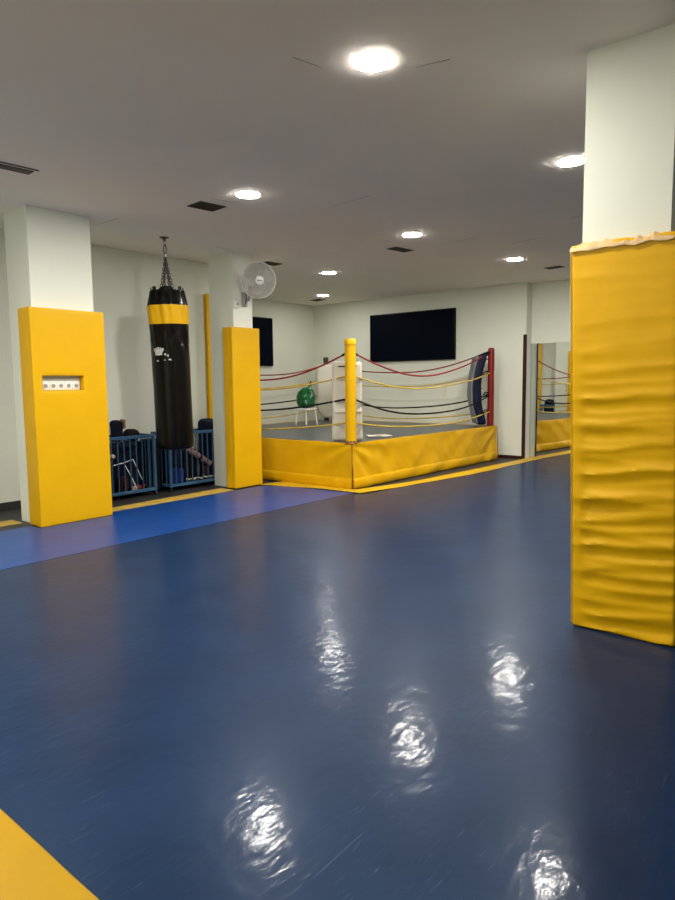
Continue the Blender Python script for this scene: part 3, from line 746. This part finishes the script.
def cushion(name, label, corner, inward, z0, z1, w, th, bow, m, front=None, crease=None, rnd=0.0):
    """long padded corner cushion: bends inward in the middle, hangs across a corner of the ring"""
    inn = Vector((*inward, 0)).normalized(); side = Vector((-inn.y, inn.x, 0))
    t = thing(name, label, 'corner cushion', (corner[0], corner[1], z0))
    H = z1-z0
    def mapp(p):
        u = p.z/H; off = bow*math.sin(PI*min(1, max(0, u)))+.0
        if rnd and p.z < rnd: p = Vector((p.x*math.sqrt(max(.06, 1-(1-p.z/rnd)**2)), p.y, p.z))
        if crease and u < crease: off += .05*(crease-u)/crease; p = Vector((p.x*(1+.05*(1-u/crease)), p.y, p.z))
        q = inn*(p.y+off)+side*p.x+Vector((0, 0, p.z))
        q += inn*(.010*N3(Vector((p.x, off, p.z)), 5)+.006*N3(Vector((p.x*2, off, p.z*.6)), 11))
        if crease and abs(u-crease) < .03: q -= inn*.018*(1-abs(u-crease)/.03)
        return q
    obj('body', gbox(-w/2, w/2, 0, th, 0, H, r=min(.05, th*.45), n=(6, 2, 36), fn=mapp), m, t)
    if front: obj('front_panel', gbox(-w/2+.01, w/2-.01, th*.80, th+.012, .02, H-.02, r=.02, n=(4, 1, 30), fn=mapp), front, t, label='grey front face')
    for u in (.52, .94):
        bm = nb(); a = mapp(Vector((0, 0.01, u*H))); 
        tube(bm, [a+side*w*.3, a-inn*.06, a-side*w*.3], .008, 6); obj('strap', bm, M['black_matte'], t)
    return t
cushion('corner_cushion', 'white corner cushion behind the yellow post of the ring', (6.60, 5.30), (1, 1), DZ+.004, 1.63, .39, .10, .03, M['white_vinyl'], crease=.38)
cushion('corner_cushion', 'navy blue corner cushion hanging beside the red post', (10.285, 5.235), (-.62, .8), DZ+.03, 1.80, .40, .17, .10, M['navy_vinyl'], front=M['grey_blue'])
cushion('corner_cushion', 'white corner cushion at the far corner of the ring by the green bag', (10.26, 8.79), (-1, -1), DZ+.05, 1.74, .44, .12, .10, M['white_vinyl'], rnd=.30)

# stool with the green bag, towel on the canvas
st = thing('stool', 'small white stool with thin legs under the green bag', 'stool', (8.98, 8.20, DZ+.004))
obj('seat', gbox(-.15, .15, -.13, .13, .27, .30, r=.01, n=(2, 2, 1)), M['white_plastic'], st)
for sx in (-1, 1):
    for sy in (-1, 1):
        bm = nb(); tube(bm, [(sx*.15, sy*.13, 0), (sx*.125, sy*.105, .275)], .010, 8); obj('leg', bm, M['white_plastic'], st)
gb = thing('plastic_bag', 'shiny green plastic bag on the white stool in the ring', 'bag', (8.98, 8.20, DZ+.306))
def fg(p):
    k = max(0, (p.z-.22)/.2); q = Vector((p.x*(1-.55*k)+.07*k, p.y*(1-.55*k), p.z))
    return q+Vector((N3(p, 9, 2), N3(p, 9, 4), abs(N3(p, 9, 6))))*.035
obj('body', gbox(-.17, .17, -.13, .13, 0.0, .38, r=.09, n=(10, 8, 10), fn=fg), M['green'], gb)
bm = nb(); tube(bm, [(.05, -.03, .37), (.06, -.04, .45), (.10, -.03, .50), (.11, -.02, .42), (.09, -.01, .36)], .012, 6); obj('handle', bm, M['green'], gb)
tw = nb(); grid_box(tw, -.17, .17, -.08, .08, 0, .020, r=.009, n=(12, 6, 1), fn=lambda p: p+Vector((N3(p, 6)*.015, N3(p, 6, 3)*.015, (N3(p, 9, 1)+.4)*.008 if p.z > .012 else 0)))
o = obj('towel', tw, M['white_vinyl']); o.location = (7.44, 5.42, DZ+.004); o.rotation_euler = (0, 0, -.65); tag(o, 'white folded towel lying on the grey ring canvas', 'towel')

# ------------------------------------------------------------------ screens and mirror
def tv(label, mxw, w, h):
    t = thing('wall_television', label, 'television'); t.matrix_world = mxw
    obj('casing', gbox(-w/2, w/2, -.055, 0, -h/2, h/2, r=.008, n=(2, 1, 2)), M['bezel'], t)
    obj('screen', boxm(-w/2+.018, w/2-.018, -.0575, -.0545, -h/2+.02, h/2-.016), M['screen'], t, smooth=False)
    bm = nb()
    box(bm, -w/2+.006, w/2-.006, -.057, -.054, h/2-.014, h/2-.008); obj('bezel_edge', bm, M['dsteel'], t, smooth=False)
    return t
mw = Matrix.Translation((XB-.001, 7.07, 2.24)) @ Matrix.Rotation(-PI/2, 4, 'Z')
tv('large dark wall screen on the back wall above the ring', mw, 1.94, .935)
tv('dark wall screen half hidden behind the middle column', Matrix.Translation((8.76, YF-.001, 2.195)), 1.46, .955)
mr = thing('wall_mirror', 'tall wall mirror right of the white pillar reflecting the ring', 'mirror', (XM-.003, 4.741, 0), (0, 0, -0.054))
obj('glass', boxm(-.006, 0, -3.1, -.0045, .004, 2.0), M['mirror'], mr, smooth=False)
obj('edge_strip', gbox(-.007, 0, -.004, .0, .004, 2.0, r=.001), M['mirror_edge'], mr)

# ------------------------------------------------------------------ ceiling lamps and vents
def downlight(x, y, label, group=None, lm='lamp'):
    t = thing('ceiling_downlight', label, 'ceiling light', (x, y, HC-.0005), group=group)
    bm = nb(); lathe(bm, [(.109, 0), (.109, -.0025), (.107, -.003), (.1035, -.003), (.103, -.001)], 40, cap=False); obj('rim', bm, M['white_plastic'], t)
    bm = nb(); lathe(bm, [(.1028, -.002), (.1028, -.0042), (.100, -.0049), (.001, -.0053)], 40); obj('diffuser', bm, M[lm], t, smooth=False)
for x, y, lb in ((2.917, 2.158, 'lit round ceiling lamp nearest the viewer'), (5.19, 1.943, 'lit round ceiling lamp partly touching the edge of the right column'),
                 (4.139, 4.44, 'lit round ceiling lamp between the punching bag and the near lamp'), (6.467, 4.231, 'lit round ceiling lamp above the left front of the ring next to a vent'),
                 (8.704, 4.006, 'lit round ceiling lamp nearest the mirror'), (7.78, 6.591, 'lit round ceiling lamp above the middle of the ring'),
                 (9.65, 8.334, 'small lit ceiling lamp in the far corner over the ring')):
    downlight(x, y, lb, lm='lamp_weak' if 'far corner' in lb else 'lamp_soft' if 'middle of the ring' in lb else 'lamp')
for x, y in ((7.46, 1.75), (0.65, 2.35), (1.75, 4.6), (-0.7, 4.7), (-1.6, 2.3)):  # unseen lamps, added to raise the brightness of the room
    downlight(x, y, 'added unseen round ceiling lamp brightening the room', group='added unseen ceiling lamps')
def vent(label, P, slats=5):
    """recessed dark grille; P = two opposite corners and a turn"""
    (cx, cy, w, h, rz) = P
    t = thing('ceiling_vent', label, 'air vent', (cx, cy, HC-.0005), (0, 0, rz))
    obj('frame', slab_cells([-w/2, -w/2+.014, w/2-.014, w/2], [-h/2, -h/2+.014, h/2-.014, h/2], -.006, 0, skip={(1, 1)}), M['vent'], t, smooth=False)
    obj('backing', boxm(-w/2+.012, w/2-.012, -h/2+.012, h/2-.012, -.0015, -.0002), M['dark'], t, smooth=False)
    for i in range(slats):
        y = -h/2+.02+(h-.04)*(i+.5)/slats; obj('slat', boxm(-w/2+.0145, w/2-.0145, y-.008, y+.004, -.006, -.002), M['vent'], t, smooth=False)
vent('dark rectangular ceiling vent between punching bag and the lamp beside it', (4.138, 5.010, .285, .23, -.1))
vent('dark rectangular ceiling vent beside the lamp over the ring front', (7.06, 4.795, .33, .16, -.12))
vent('dark ceiling vent near the mirror and the right column', (9.715, 3.85, .16, .25, -.1))
vent('dark ceiling vent behind the fan', (6.63, 6.68, .28, .19, -.1))
vent('dark ceiling vent under the far corner lamp', (10.10, 8.86, .20, .30, -.1))
t = thing('ceiling_vent', 'long slotted ceiling vent at the left edge of the picture', 'air vent', (2.30, 5.225, HC-.0005), (0, 0, -.05))
obj('grille', boxm(-.55, .29, .0, .10, -.006, 0), M['vent'], t, smooth=False)
obj('slot', boxm(-.55, .31, -.055, -.030, -.004, 0), M['vent'], t, smooth=False)

# ------------------------------------------------------------------ world and colour management
w = bpy.data.worlds.new('World'); SC.world = w; w.use_nodes = True
w.node_tree.nodes['Background'].inputs['Color'].default_value = (0.02, 0.02, 0.02, 1)
w.node_tree.nodes['Background'].inputs['Strength'].default_value = 0.2
vs = SC.view_settings
SC.display_settings.display_device = 'sRGB'
vs.view_transform = 'Standard'; vs.look = 'None'; vs.gamma = 1; vs.use_curve_mapping = False
vs.exposure = 0.80
SC.cycles.max_bounces = 10; SC.cycles.diffuse_bounces = 6; SC.cycles.glossy_bounces = 5
SC.cycles.sample_clamp_indirect = 6
